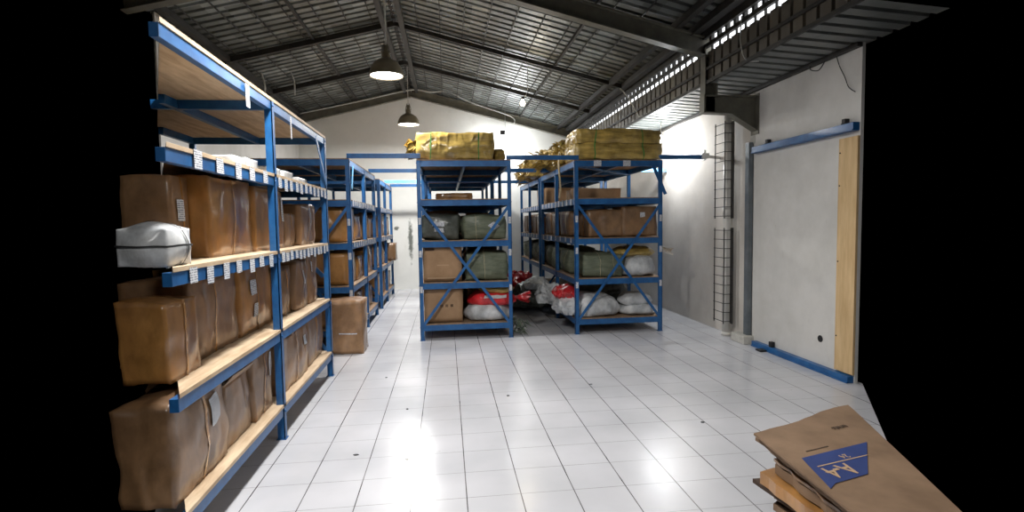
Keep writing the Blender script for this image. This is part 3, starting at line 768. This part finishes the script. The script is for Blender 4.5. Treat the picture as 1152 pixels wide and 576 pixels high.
# ------------------------------------------------------------------ cartons, near left rack
XB = XF
ND = {1: NT[0]+.021, 2: NT[1]+.021, 3: NT[2]+.021, 4: NT[3]+.021, 5: NT[4]+.021}
def near(l, y0, y1, h, front, label, depth=.5, **kw):
    return carton(front-depth/2, (y0+y1)/2, ND[l], depth, y1-y0-.01, h, label, **kw)
g1 = 'cartons on the near left rack'
near(1, 2.47, 3.06, .47, -1.22, 'large dull brown carton with white label, first on bottom shelf, cut by photo edge', lab=[(0,1,.35,.35,.2,.3,.15)], group=g1, n=14, k=.09, amp=.03, depth=.24)
near(1, 3.09, 3.50, .37, -1.25, 'open-topped carton with dark lining, bottom shelf of near left rack', open_top=True, tape=False, group=g1, depth=.4, n=14, k=.06, amp=.02)
near(1, 3.52, 3.90, .47, -1.24, 'tall taped carton just before front post, bottom shelf of near rack', lab=[(0,1,.55,.35,.12,.35)], group=g1, n=14, k=.12, amp=.022)
near(1, 4.06, 4.80, .43, -1.22, 'rounded wrapped carton just behind front post, bottom shelf', group=g1, n=14, k=.12, amp=.02, lab=[(0,1,.65,.35,.12,.2)])
near(1, 4.84, 5.42, .44, -1.24, 'wide brown carton at the far end of the near rack bottom shelf', group=g1, n=10, k=.06, amp=.02)
near(2, 2.58, 2.90, .38, -1.27, 'sagging amber carton at the photo left edge, second shelf', group=g1, mat='carton_amber', n=14, k=.10, amp=.025, depth=.22)
near(2, 2.93, 3.57, .44, -1.34, 'dark brown carton set back, second shelf, right of the sagging one', group=g1, depth=.34, n=14, k=.06, amp=.018)
near(2, 3.59, 4.22, .46, -1.33, 'glossy carton with two white labels, second shelf by front post', group=g1, mat='carton_amber', n=14, k=.04, amp=.013,
     lab=[(0,1,-.25,.35,.17,.22),(0,1,-.18,-.35,.12,.2)])
near(2, 4.26, 4.62, .40, -1.29, 'low crumpled carton just behind the front post, second shelf', group=g1, n=12, k=.12, amp=.03)
near(2, 4.65, 5.05, .42, -1.27, 'carton with hanging white tag, second shelf between the posts', group=g1, n=12, k=.08, amp=.025, lab=[(0,1,.3,.3,.14,.3,.1)])
near(2, 5.07, 5.42, .44, -1.27, 'carton with a small tag beside the second post, second shelf', group=g1, n=12, k=.08, amp=.025, lab=[(0,1,-.2,.5,.1,.22,-.2)])
near(3, 2.93, 3.12, .44, -1.39, 'dark brown carton behind the white parcel, third shelf', group=g1, lab=[(0,1,-.3,.2,.35,.25)], n=10, depth=.24)
near(3, 3.14, 3.79, .46, -1.30, 'big amber taped carton, third shelf, tallest beside the white parcel', group=g1, depth=.42, mat='carton_amber', n=16, k=.05, amp=.016, bulge=.02)
near(3, 3.81, 4.46, .44, -1.29, 'amber carton partly behind the front post, third shelf', group=g1, mat='carton_amber', n=14, k=.05, amp=.013, lab=[(0,1,.88,.35,.08,.4)])
near(3, 4.50, 4.84, .28, -1.30, 'smaller round-edged carton behind front post, third shelf', group=g1, n=12, k=.15, amp=.02)
near(3, 4.88, 5.42, .37, -1.27, 'film-wrapped carton with shiny corner near second post, third shelf', group=g1, n=12, k=.10, amp=.02)
sack(-1.30, 2.585, ND[3], .20, .23, .17, 'small white parcel with black straps, third shelf at photo left edge', 'sack_white', name='white_parcel', cat='parcel',
     k=.12, amp=.01, pinch=0, straps=((1,.1),(2,.1)), strap_mat='strap', strap_w=.05)
for o in bpy.data.objects:
    if o.name.startswith('white_parcel'):
        for c in o.children: c.data.materials[0] = M['black']
# thin white packets and flat boxes on the fourth shelf
for i, (y, w, hh, lb) in enumerate(((3.35,.22,.05,'thin white packet on fourth shelf before the front post'),
                                (3.62,.2,.07,'small white box on fourth shelf touching the front post'),
                                (4.15,.26,.07,'white flat box on fourth shelf, first behind front post'),
                                (4.55,.26,.08,'white flat box on the fourth shelf, midway between posts'),
                                (5.05,.30,.07,'white flat box on fourth shelf, next to second post'))):
    c = carton(-1.30-.02*i, y, ND[4], .2, w, hh, lb, mat='sack_white', name='flat_box', cat='box', group='flat white boxes on the fourth shelf', tape=False, n=5, amp=.004, bulge=.002, k=.03)
# ------------------------------------------------------------------ cartons in the left racks behind
FD = [z+.021 for z in FT]
names = ['bottom', 'second', 'third', 'fourth', 'top']
def fill(rackname, ys, levels, front, sign, seed, grp, x_extra=0):
    R = random.Random(seed)
    ordn = ['first','second','third','fourth','fifth','sixth','seventh','eighth']
    for l in levels:
        k = 0
        for b in range(len(ys)-1):
            y = ys[b]+.06
            while y < ys[b+1]-.25:
                w = min(R.uniform(.42,.56), ys[b+1]-.03-y); h = R.uniform(.30,.44); dp = R.uniform(.42,.5)
                fr = front + sign*R.uniform(0,.05)
                mt = R.choice(['carton','carton','carton_amber'])
                carton(fr+sign*dp/2, y+w/2, FD[l], dp, w-.01, h, 'brown carton, %s shelf of %s, %s from near end' % (names[l], rackname, ordn[k]),
                       mat=mt, group=grp, n=7, k=.08, amp=.02, lab=[(0,-sign,R.uniform(-.4,.4),R.uniform(-.2,.4),.18,.16)] if R.random() < .4 else None, film=R.random() < 0)
                y += w+.02; k += 1
fill('the second left rack', [6.82, 8.03, 9.1], (0,1,2), XF-.05, -1, 3, 'cartons in the second left rack')
fill('the farthest left rack', [9.84, 10.7, 11.85], (0,1,2), XF-.05, -1, 5, 'cartons in the farthest left rack')
for l, (h, lb) in enumerate(((.40,'bottom'),(.42,'second'),(.38,'third'))):
    carton(-1.98, 7.1, FD[l], .46, .5, h, 'brown carton on %s shelf of the second left rack, inner end' % lb, group='cartons in the second left rack', n=7, k=.08, amp=.02)
carton(-1.32, 11.6, FD[1], .5, .42, .36, 'carton poking out of the farthest left rack into the aisle', group='cartons in the farthest left rack', n=7)
carton(-1.205, 6.56, 0, .42, .38, .62, 'film wrapped brown carton standing on the floor before second left rack', n=14, k=.1, amp=.02, mat='carton',
       lab=[(1,-1,-.2,.2,.02,.5)])
carton(-1.28, 6.0, ND[1], .3, .3, .3, 'small spare carton', n=6) if False else None
# ------------------------------------------------------------------ middle rack contents (seen from its end)
FY = 6.97
gm = 'goods in the middle rack'
sack(-.075, FY+.30, FD[2], .50, .5, .32, 'grey green sack with white labels, third shelf left of middle rack', 'sack_dark', k=.15, amp=.025, pinch=0,
     lab=[(1,-1,.3,-.1,.22,.3),(1,-1,-.25,-.1,.2,.25)], group=gm)
sack(.50, FY+.30, FD[2], .56, .5, .30, 'green sack with diamond label, third shelf right of middle rack', 'sack_green', k=.12, amp=.02, pinch=0,
     lab=[(1,-1,.1,.45,.22,.22,.78)], straps=((0,-.4),), strap_mat='rope', group=gm, strap_w=.006)
c = carton(-.06, FY+.28, FD[1], .50, .48, .47, 'plain cardboard box, second shelf left side of middle rack', mat='carton_dry', group=gm, tape=False, n=8, k=.03, amp=.008)
mb = MB(); mb.box((-.22,-.256,.40),(-.10,-.252,.43)); mb.build('hand_hole', M['print_dark'], c)
mb = MB(); mb.box((-.07,-.256,.2),(.08,-.253,.215)); mb.box((-.2,-.256,.03),(.22,-.253,.05)); mb.build('printed_mark', M['print_tan'], c)
sack(.52, FY+.30, FD[1], .54, .5, .36, 'dark green bale, second shelf right side of middle rack', 'sack_green', k=.12, amp=.025, pinch=0, straps=((0,-.1),), strap_mat='rope', strap_w=.006, group=gm)
c = carton(-.06, FY+.28, FD[0], .50, .48, .46, 'plain cardboard box with three dark marks, bottom shelf of middle rack', mat='carton_dry', group=gm, tape=False, n=8, k=.03, amp=.008)
for i in range(3):
    mb = MB(); x = -.02+i*.065; mb.box((x-.018,-.258,.20),(x+.018,-.253,.205)); mb.box((x-.018,-.258,.225),(x+.018,-.253,.230))
    mb.box((x-.004,-.258,.2),(x+.004,-.253,.23)); mb.box((x-.018,-.258,.2),(x-.012,-.253,.23)); mb.box((x+.010,-.258,.205),(x+.016,-.253,.225)); mb.build('printed_mark', M['print_dark'], c)
sack(.53, FY+.26, FD[0], .58, .46, .20, 'white sack lying on bottom shelf of middle rack, under the red one', 'sack_white', k=.3, amp=.02, group=gm)
sack(.60, FY+.26, FD[0]+.19, .60, .44, .17, 'red and white printed sack on top of the white sack', 'red', k=.3, amp=.025, group=gm,
     lab=[(1,-1,.55,.1,.25,.5,0,'white_panel','sack_white')], neck=(1,.22,'red'))
sack(.66, FY+.28, FD[0]+.35, .42, .4, .10, 'beige folded sack on the very top of red printed sack', 'gold', k=.3, amp=.02, group=gm)
carton(.12, FY+.75, FD[3], .5, .4, .1, 'flat dark parcel lying on fourth shelf of the middle rack', mat='carton_amber', group=gm, n=6)
fill('the middle rack aisle side', [7.62, 8.15, 9.35], (0,1,2), .80, -1, 11, 'goods in the middle rack')
fill('the deep middle rack', [9.66, 10.8, 12.0], (0,1,2), .80, -1, 12, 'goods in the deep middle rack')
fill('the middle rack left side', [7.62, 8.15, 9.35], (0,1,2), -.31, 1, 21, 'goods in the middle rack')

# shredded green plastic below the red mouth
mb = MB(); R = random.Random(4)
for i in range(70):
    x, y = .92+R.gauss(0,.05), 7.1+R.gauss(0,.08); a = R.uniform(0, 6.28); l = R.uniform(.05,.16)
    z = R.uniform(.0,.22); dx, dy = math.cos(a)*l, math.sin(a)*l
    mb.add([(x,y,z+.01),(x+.02,y+.01,z+.01),(x+dx,y+dy,max(.004,z-.08))], [(0,1,2)])
tag(mb.build('shredded_plastic', M['leaf'], origin=(.92,7.1,0)), 'tattered green plastic shreds hanging at the middle rack foot', 'plastic scraps', kind='stuff')

# bales on the tops
def bale(x, y, z, w, d, h, label, rz=0, mat='gold', straps=(-.62,.62), grp='golden wrapped bales on the rack tops'):
    return sack(x, y, z, w, d, h, label, mat, rz, 'wrapped_bale', 'bale', grp, k=.07, amp=.02, pinch=0, straps=[(0,s) for s in straps], n=16, bulge=.02, strap_w=.012, freq=5)
TZ = FD[4]
b = bale(.13, 7.22, TZ, 1.0, .55, .34, 'single golden wrapped bale with green straps on middle rack')
mb = MB(); R = random.Random(9)
for i in range(26):
    a = R.uniform(1.9, 4.4); l = R.uniform(.05,.16); z = R.uniform(.02,.22); w = .03
    mb.add([(-.49,-.2+R.uniform(-.08,.25),z),(-.49,-.16+R.uniform(-.08,.2),z+w),(-.49-l,-.2+R.uniform(-.1,.2),max(.01,z-.06)),(-.49-l*.6,-.22,z+.05)], [(0,1,2),(0,2,3)])
mb.build('torn_wrap', M['gold'], b)
sack(.70, 7.25, TZ, .16, .3, .12, 'small crumpled golden lump right of the single bale', 'gold', k=.3, amp=.04, name='golden_bundle', cat='bundle', pinch=0)
bale(2.30, 7.24, TZ, 1.22, .58, .21, 'lower of two golden bales stacked on right rack', straps=(-.55,.55), rz=.0)
bale(2.30, 7.24, TZ+.208, 1.18, .56, .19, 'upper of two golden bales stacked on right rack', straps=(-.55,.55), rz=.01)
for i, (x, y, z, w, h, lb, mt) in enumerate((
    (1.95, 8.05, TZ, .6, .34, 'crumpled golden bundle on the right rack, behind the bales', 'gold'),
    (1.80, 8.75, TZ, .6, .30, 'second crumpled golden bundle farther back on the right rack', 'gold'),
    (1.78, 9.9, TZ, .62, .34, 'third ragged bundle on deep right rack', 'gold'),
    (1.85, 10.7, TZ, .6, .32, 'fourth ragged beige bundle on deep right rack', 'gold'),
    (1.90, 11.5, TZ, .6, .30, 'farthest ragged bundle, deep right rack by back wall', 'gold'))):
    o = sack(x, y, z, w, .62, h, lb, mt, name='golden_bundle', cat='bundle', group='ragged golden bundles on the right racks', k=.4, amp=.10, freq=6, pinch=0, n=18)
    mb = MB(); R = random.Random(30+i)
    for q in range(46):
        py = R.uniform(-.3,.3); pz = R.uniform(.03,h*.95); l = R.uniform(.05,.2); a = R.uniform(-1.2,.9)
        s_ = .035; x0_ = -w*.42
        mb.add([(x0_,py,pz),(x0_,py+s_,pz+s_*.5),(x0_-l*math.cos(a),py+R.uniform(-.05,.05),pz+l*math.sin(a)),(x0_-l*.5,py-.02,pz+l*.5*math.sin(a)+.03)],[(0,1,2),(0,2,3)])
    mb.build('torn_wrap', M['gold'], o)
cable([(1.62,7.55,2.5),(1.60,7.5,2.3),(1.62,7.5,2.0),(1.60,7.5,1.85)], .014, 'pale rope tail hanging off the golden bundles', 'rope', 'rope_tail')
cable([(1.30,9.7,2.5),(1.28,9.7,2.3),(1.3,9.7,2.05)], .016, 'short pale rope tail farther back in right aisle', 'rope', 'rope_tail') if False else None

# ------------------------------------------------------------------ right rack contents
gr = 'goods in the right rack'
carton(2.15, FY+.30, FD[2], .50, .5, .36, 'dark crumpled carton, third shelf left half of right rack', group=gr, n=12, k=.15, amp=.04)
carton(2.60, FY+.26, FD[2], .48, .46, .40, 'brown carton with white label, third shelf right of right rack', group=gr, n=10, k=.05, amp=.012, lab=[(1,-1,.45,.15,.16,.14)])
sack(2.10, FY+.30, FD[1], .56, .5, .30, 'dark green bale, second shelf left of right rack', 'sack_green', k=.15, amp=.025, pinch=0, straps=((0,-.2),(0,.5)), strap_mat='rope', strap_w=.006, group=gr)
sack(2.62, FY+.28, FD[1], .50, .5, .25, 'pale grey sack, second shelf right of right rack', 'sack_white', k=.4, amp=.025, group=gr)
sack(2.58, FY+.34, FD[1]+.25, .62, .44, .12, 'golden film sack on top of the pale grey sack', 'gold', k=.45, amp=.03, group=gr)
sack(2.03, FY+.26, FD[0], .64, .46, .26, 'large white film-wrapped sack, bottom shelf left of right rack', 'sack_white', k=.35, amp=.04, group=gr)
sack(2.63, FY+.26, FD[0], .46, .44, .13, 'lower white folded sack of the pair, bottom shelf right', 'sack_white', k=.25, amp=.015, group=gr)
sack(2.62, FY+.28, FD[0]+.13, .42, .42, .13, 'upper white folded sack of the pair, bottom shelf right', 'sack_white', k=.25, amp=.015, group=gr)
sack(2.2, FY+.72, FD[0], .9, .34, .42, 'dark bundle behind the white sacks on bottom shelf', 'sack_dark', k=.3, amp=.04, group=gr)
# clear film tail sticking out at the right
mb = MB(); R = random.Random(2)
pts = []
for i in range(9):
    for j in range(5):
        pts.append((2.86+i*.026, 7.0+.05*math.sin(j*1.7+i*.5), 1.14-.008*i+(j-2)*.012*(1+i*.12)+R.uniform(-.006,.006)))
mb.add(pts, [(i*5+j,(i+1)*5+j,(i+1)*5+j+1,i*5+j+1) for i in range(8) for j in range(4)])
tag(mb.build('film_tail', M['film'], smooth=True), 'crinkled clear film tail sticking out toward the right wall', 'plastic film')
# aisle side of the right rack
R = random.Random(77)
k = 0
ordn = ['first','second','third','fourth','fifth','sixth','seventh','eighth','ninth']
for (ya, yb) in ((7.55,8.18),(8.28,8.85),(8.88,9.42),(9.8,10.3),(10.35,10.85),(11.0,11.5),(11.55,12.05)):
    deep = 'deep right rack' if ya > 9.6 else 'right rack'
    carton(1.76+.22, (ya+yb)/2, FD[2], .44, yb-ya-.01, .36, 'roped brown carton, third shelf of %s, %s along aisle' % (deep, ordn[k]), group='roped cartons along the right aisle', n=8, k=.14, amp=.02,
           mat='carton_amber' if k % 2 else 'carton')
    s = Soft(.44, yb-ya-.01, .36, .14, .02, 3.2, .014, seedc[0]); mb = MB()
    for t in (-.5, .45): s.ring(mb, 1, t, .02, .008)
    o = bpy.data.objects[-1] if False else None
    rp = mb.build('rope', M['rope'], [q for q in bpy.data.objects if q.get('label','').endswith('%s along aisle' % ordn[k]) and q.get('label','').startswith('roped')][0], smooth=True)
    sack(1.74+.24, (ya+yb)/2, FD[1], .46, yb-ya, .34, 'dark green roped bale, second shelf of %s, %s along aisle' % (deep, ordn[k]), 'sack_green', k=.2, amp=.035, pinch=0,
         straps=((1,-.4),(1,.4)), strap_mat='rope', strap_w=.012, group='green bales along the right aisle', n=10)
    k += 1
# pale sheets on the fourth shelf of right racks
for i, (y, x, w, h) in enumerate(((7.9,2.2,.7,.16),(9.9,2.2,.8,.3),(10.8,2.3,.8,.34))):
    carton(x, y, FD[3], w, .55, h, '%s pale carton on fourth shelf of the right racks' % ['nearest low','middle tall','farthest tall'][i], mat='carton_dry', n=6, k=.04, group='pale cartons on the fourth shelf')
# crumpled bags piled in the right aisle
gb = 'crumpled bags in the right aisle'
sack(1.66, 7.25, .24, .34, .40, .24, 'white crumpled bag bulging into aisle at right rack foot', 'sack_white', k=.5, amp=.06, n=18, freq=7, group=gb, name='plastic_bag', cat='bag', pinch=0)
sack(1.62, 7.22, .46, .28, .30, .14, 'red crumpled bag at right rack, above the white bag', 'red', k=.5, amp=.05, n=16, freq=8, group=gb, name='plastic_bag', cat='bag', pinch=0)
sack(1.58, 7.95, .30, .36, .50, .22, 'silvery torn bag hanging into the aisle from right rack', 'sack_white', k=.5, amp=.09, n=20, freq=8, group=gb, name='plastic_bag', cat='bag', pinch=0)
sack(1.42, 8.9, .10, .55, .6, .36, 'black and white plastic bundle lying far in right aisle', 'sack_dark', k=.5, amp=.08, n=18, freq=7, group=gb, name='plastic_bag', cat='bag', pinch=0)
sack(1.22, 9.5, .28, .50, .5, .30, 'bright red bag on the heap far in the right aisle', 'red', k=.5, amp=.09, n=18, freq=8, group=gb, name='plastic_bag', cat='bag', pinch=0)
sack(1.45, 9.6, .0, .9, .6, .28, 'grey sack at the base of the heap in the right aisle', 'sack_white', k=.4, amp=.05, n=14, group=gb, name='plastic_bag', cat='bag', pinch=0)
sack(1.45, 8.7, .42, .30, .30, .14, 'small white bag topping the heap in the right aisle', 'sack_white', k=.5, amp=.05, n=14, freq=8, group=gb, name='plastic_bag', cat='bag', pinch=0)

# ------------------------------------------------------------------ flattened cardboard pile, lower right
def sheet(z, th, c, mat, label, seed=0, wob=.006, name='flattened_carton', curl=0):
    """c = far-left, far-right, near-left, near-right corners (x, y)"""
    R = random.Random(seed); n = 14; vt = []; vb = []
    a, b, c_, d = [Vector(q) for q in c]
    for i in range(n+1):
        for j in range(n+1):
            u, v = i/n, j/n
            P = (a*(1-u)+b*u)*(1-v) + (c_*(1-u)+d*u)*v
            if i == 0: P.x += R.uniform(-wob, wob)*2
            if j == 0: P.y += R.uniform(-wob, wob)*2 - .03*math.sin(u*6+seed)*u
            zz = z + wob*math.sin(u*5+seed)*math.cos(v*4+seed*2) + curl*(1-u)**4
            vt.append((P.x, P.y, zz+th)); vb.append((P.x, P.y, zz))
    N1 = (n+1)*(n+1); fs = []
    for i in range(n):
        for j in range(n):
            k = i*(n+1)+j; q = (k, k+n+1, k+n+2, k+1); fs.append(q); fs.append(tuple(N1+e for e in q[::-1]))
    for i in range(n):
        for (k, l) in ((i*(n+1), (i+1)*(n+1)), (i*(n+1)+n, (i+1)*(n+1)+n), (i, i+1), (n*(n+1)+i, n*(n+1)+i+1)):
            fs.append((k, l, N1+l, N1+k))
    mb = MB(); mb.add(vt+vb, fs)
    return tag(mb.build(name, M[mat]), label, 'flattened box', 'flattened cartons in the pile')
P4 = lambda x, y, w=.0, nl=(1.37,1.42), s_=0: ((x, y), (x+.62-w, y+.18), (nl[0]+(x-1.43), nl[1]), (1.70, 1.42))
for i, (z, th, x, y, nl, mt, lb) in enumerate((
    (.000,.050,1.52,2.20,(1.50,1.4),'carton_dim','lowest flattened carton of the pile at lower right'),
    (.054,.045,1.48,2.26,(1.44,1.4),'carton_dim','flattened carton second from the bottom of the pile'),
    (.104,.050,1.50,2.20,(1.42,1.4),'carton','brown flattened carton third from the bottom of the pile'),
    (.160,.030,1.475,2.24,(1.52,1.4),'carton_dim','flattened carton fourth from pile bottom, edge cut ragged'),
    (.196,.040,1.49,2.26,(1.56,1.4),'carton','dark flattened carton fifth from the bottom of pile'),
    (.244,.020,1.425,2.33,(1.60,1.4),'print_dark','thin dark flattened carton poking out left, above fifth one'),
    (.270,.055,1.431,2.279,(1.47,1.42),'carton_amber','wide amber flattened carton poking out left of the pile'),
    (.332,.045,1.49,2.24,(1.44,1.4),'carton_dim','brown flattened carton resting on the wide amber one'),
    (.384,.012,1.48,2.25,(1.43,1.4),'carton','thin wrapped flattened carton, fourth from top of pile'),
    (.404,.022,1.491,2.298,(1.42,1.4),'carton_dim','flattened carton third from the top of pile'),
    (.440,.016,1.447,2.344,(1.40,1.4),'carton_dim','flattened carton directly under the blue printed top one'))):
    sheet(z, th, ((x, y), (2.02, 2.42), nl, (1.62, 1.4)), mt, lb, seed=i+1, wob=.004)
TOPZ = .488
top = sheet(.480, .010, ((1.425,2.323),(2.145,2.60),(1.345,1.42),(1.66,1.40)), 'carton_dim', 'top flattened carton with blue A-4 print at lower right', seed=44, wob=.0012)
tx, ty, tz = top.location
pz = .4914
def slab(poly, nm, mat, z=pz, t=.001):
    mb = MB(); mb.prism([(x-tx, y-ty) for x, y in poly], 2, z-tz, z-tz+t); return mb.build(nm, M[mat], top)
slab([(1.468,2.039),(1.86,2.145),(1.63,1.87),(1.451,1.82),(1.405,1.785)], 'blue_print', 'print_blue')
slab([(1.479,1.959),(1.76,2.026),(1.76,2.020),(1.479,1.952)], 'printed_line', 'print_tan', pz+.0012)
def text(body, x, y, size, ang, mat, nm):
    cu = bpy.data.curves.new(nm, 'FONT'); cu.body = body; cu.size = size; cu.extrude = .0006; cu.align_x = 'LEFT'; cu.offset = .0012 if size > .1 else 0
    o = bpy.data.objects.new(nm, cu); COL.objects.link(o)
    dg = bpy.context.evaluated_depsgraph_get(); me = bpy.data.meshes.new_from_object(o.evaluated_get(dg)); bpy.data.objects.remove(o)
    m = bpy.data.objects.new(nm, me); COL.objects.link(m); me.materials.append(M[mat]); m.parent = top
    m.location = (x-tx, y-ty, pz+.002-tz); m.rotation_euler = (0, 0, ang); return m
AG = PI+.24
text('A-4', 1.605, 1.966, .118, AG, 'print_tan', 'printed_text').scale = (.8, 1, 1)
text('24', 1.672, 2.045, .045, AG, 'print_tan', 'printed_text')
text('units', 1.91, 2.345, .05, AG, 'print_dark', 'printed_text')
slab([(1.53,2.10),(1.66,2.135),(1.66,2.129),(1.53,2.094)], 'printed_line', 'print_dark')
# chips and scraps on the floor
for i, (x, y, lb) in enumerate(((-.62,3.52,'dark scrap on the tiles left of centre, nearest the near rack post'),(-.28,3.40,'pale scrap on the tiles near the left front'),
     (.33,2.62,'small dark chip on the floor at bottom centre'),(-.35,4.35,'small dark chip in mid left aisle'),(1.30,4.75,'black chip on the tiles before right rack'),
     (.50,4.55,'tiny chip on the floor before the middle rack'),(1.86,3.70,'small chip on tiles close to the right'),(-.62,5.3,'small brown chip near the standing carton'))):
    mb = MB(); R = random.Random(i); r0 = .014
    mb.prism([(x+r0*R.uniform(.6,1.5)*math.cos(a*PI/3), y+r0*R.uniform(.5,1.1)*math.sin(a*PI/3)) for a in range(6)], 2, 0, .004)
    tag(mb.build('floor_scrap', M['concrete' if i == 1 else 'black']), lb, 'scrap', 'scraps on the floor')

vs = S.view_settings; S.display_settings.display_device = 'sRGB'
vs.view_transform = 'Standard'; vs.look = 'None'; vs.gamma = 1; vs.use_curve_mapping = False; vs.exposure = .1
w = bpy.data.worlds.new('world'); S.world = w; w.use_nodes = True
w.node_tree.nodes['Background'].inputs['Color'].default_value = (0,0,0,1)
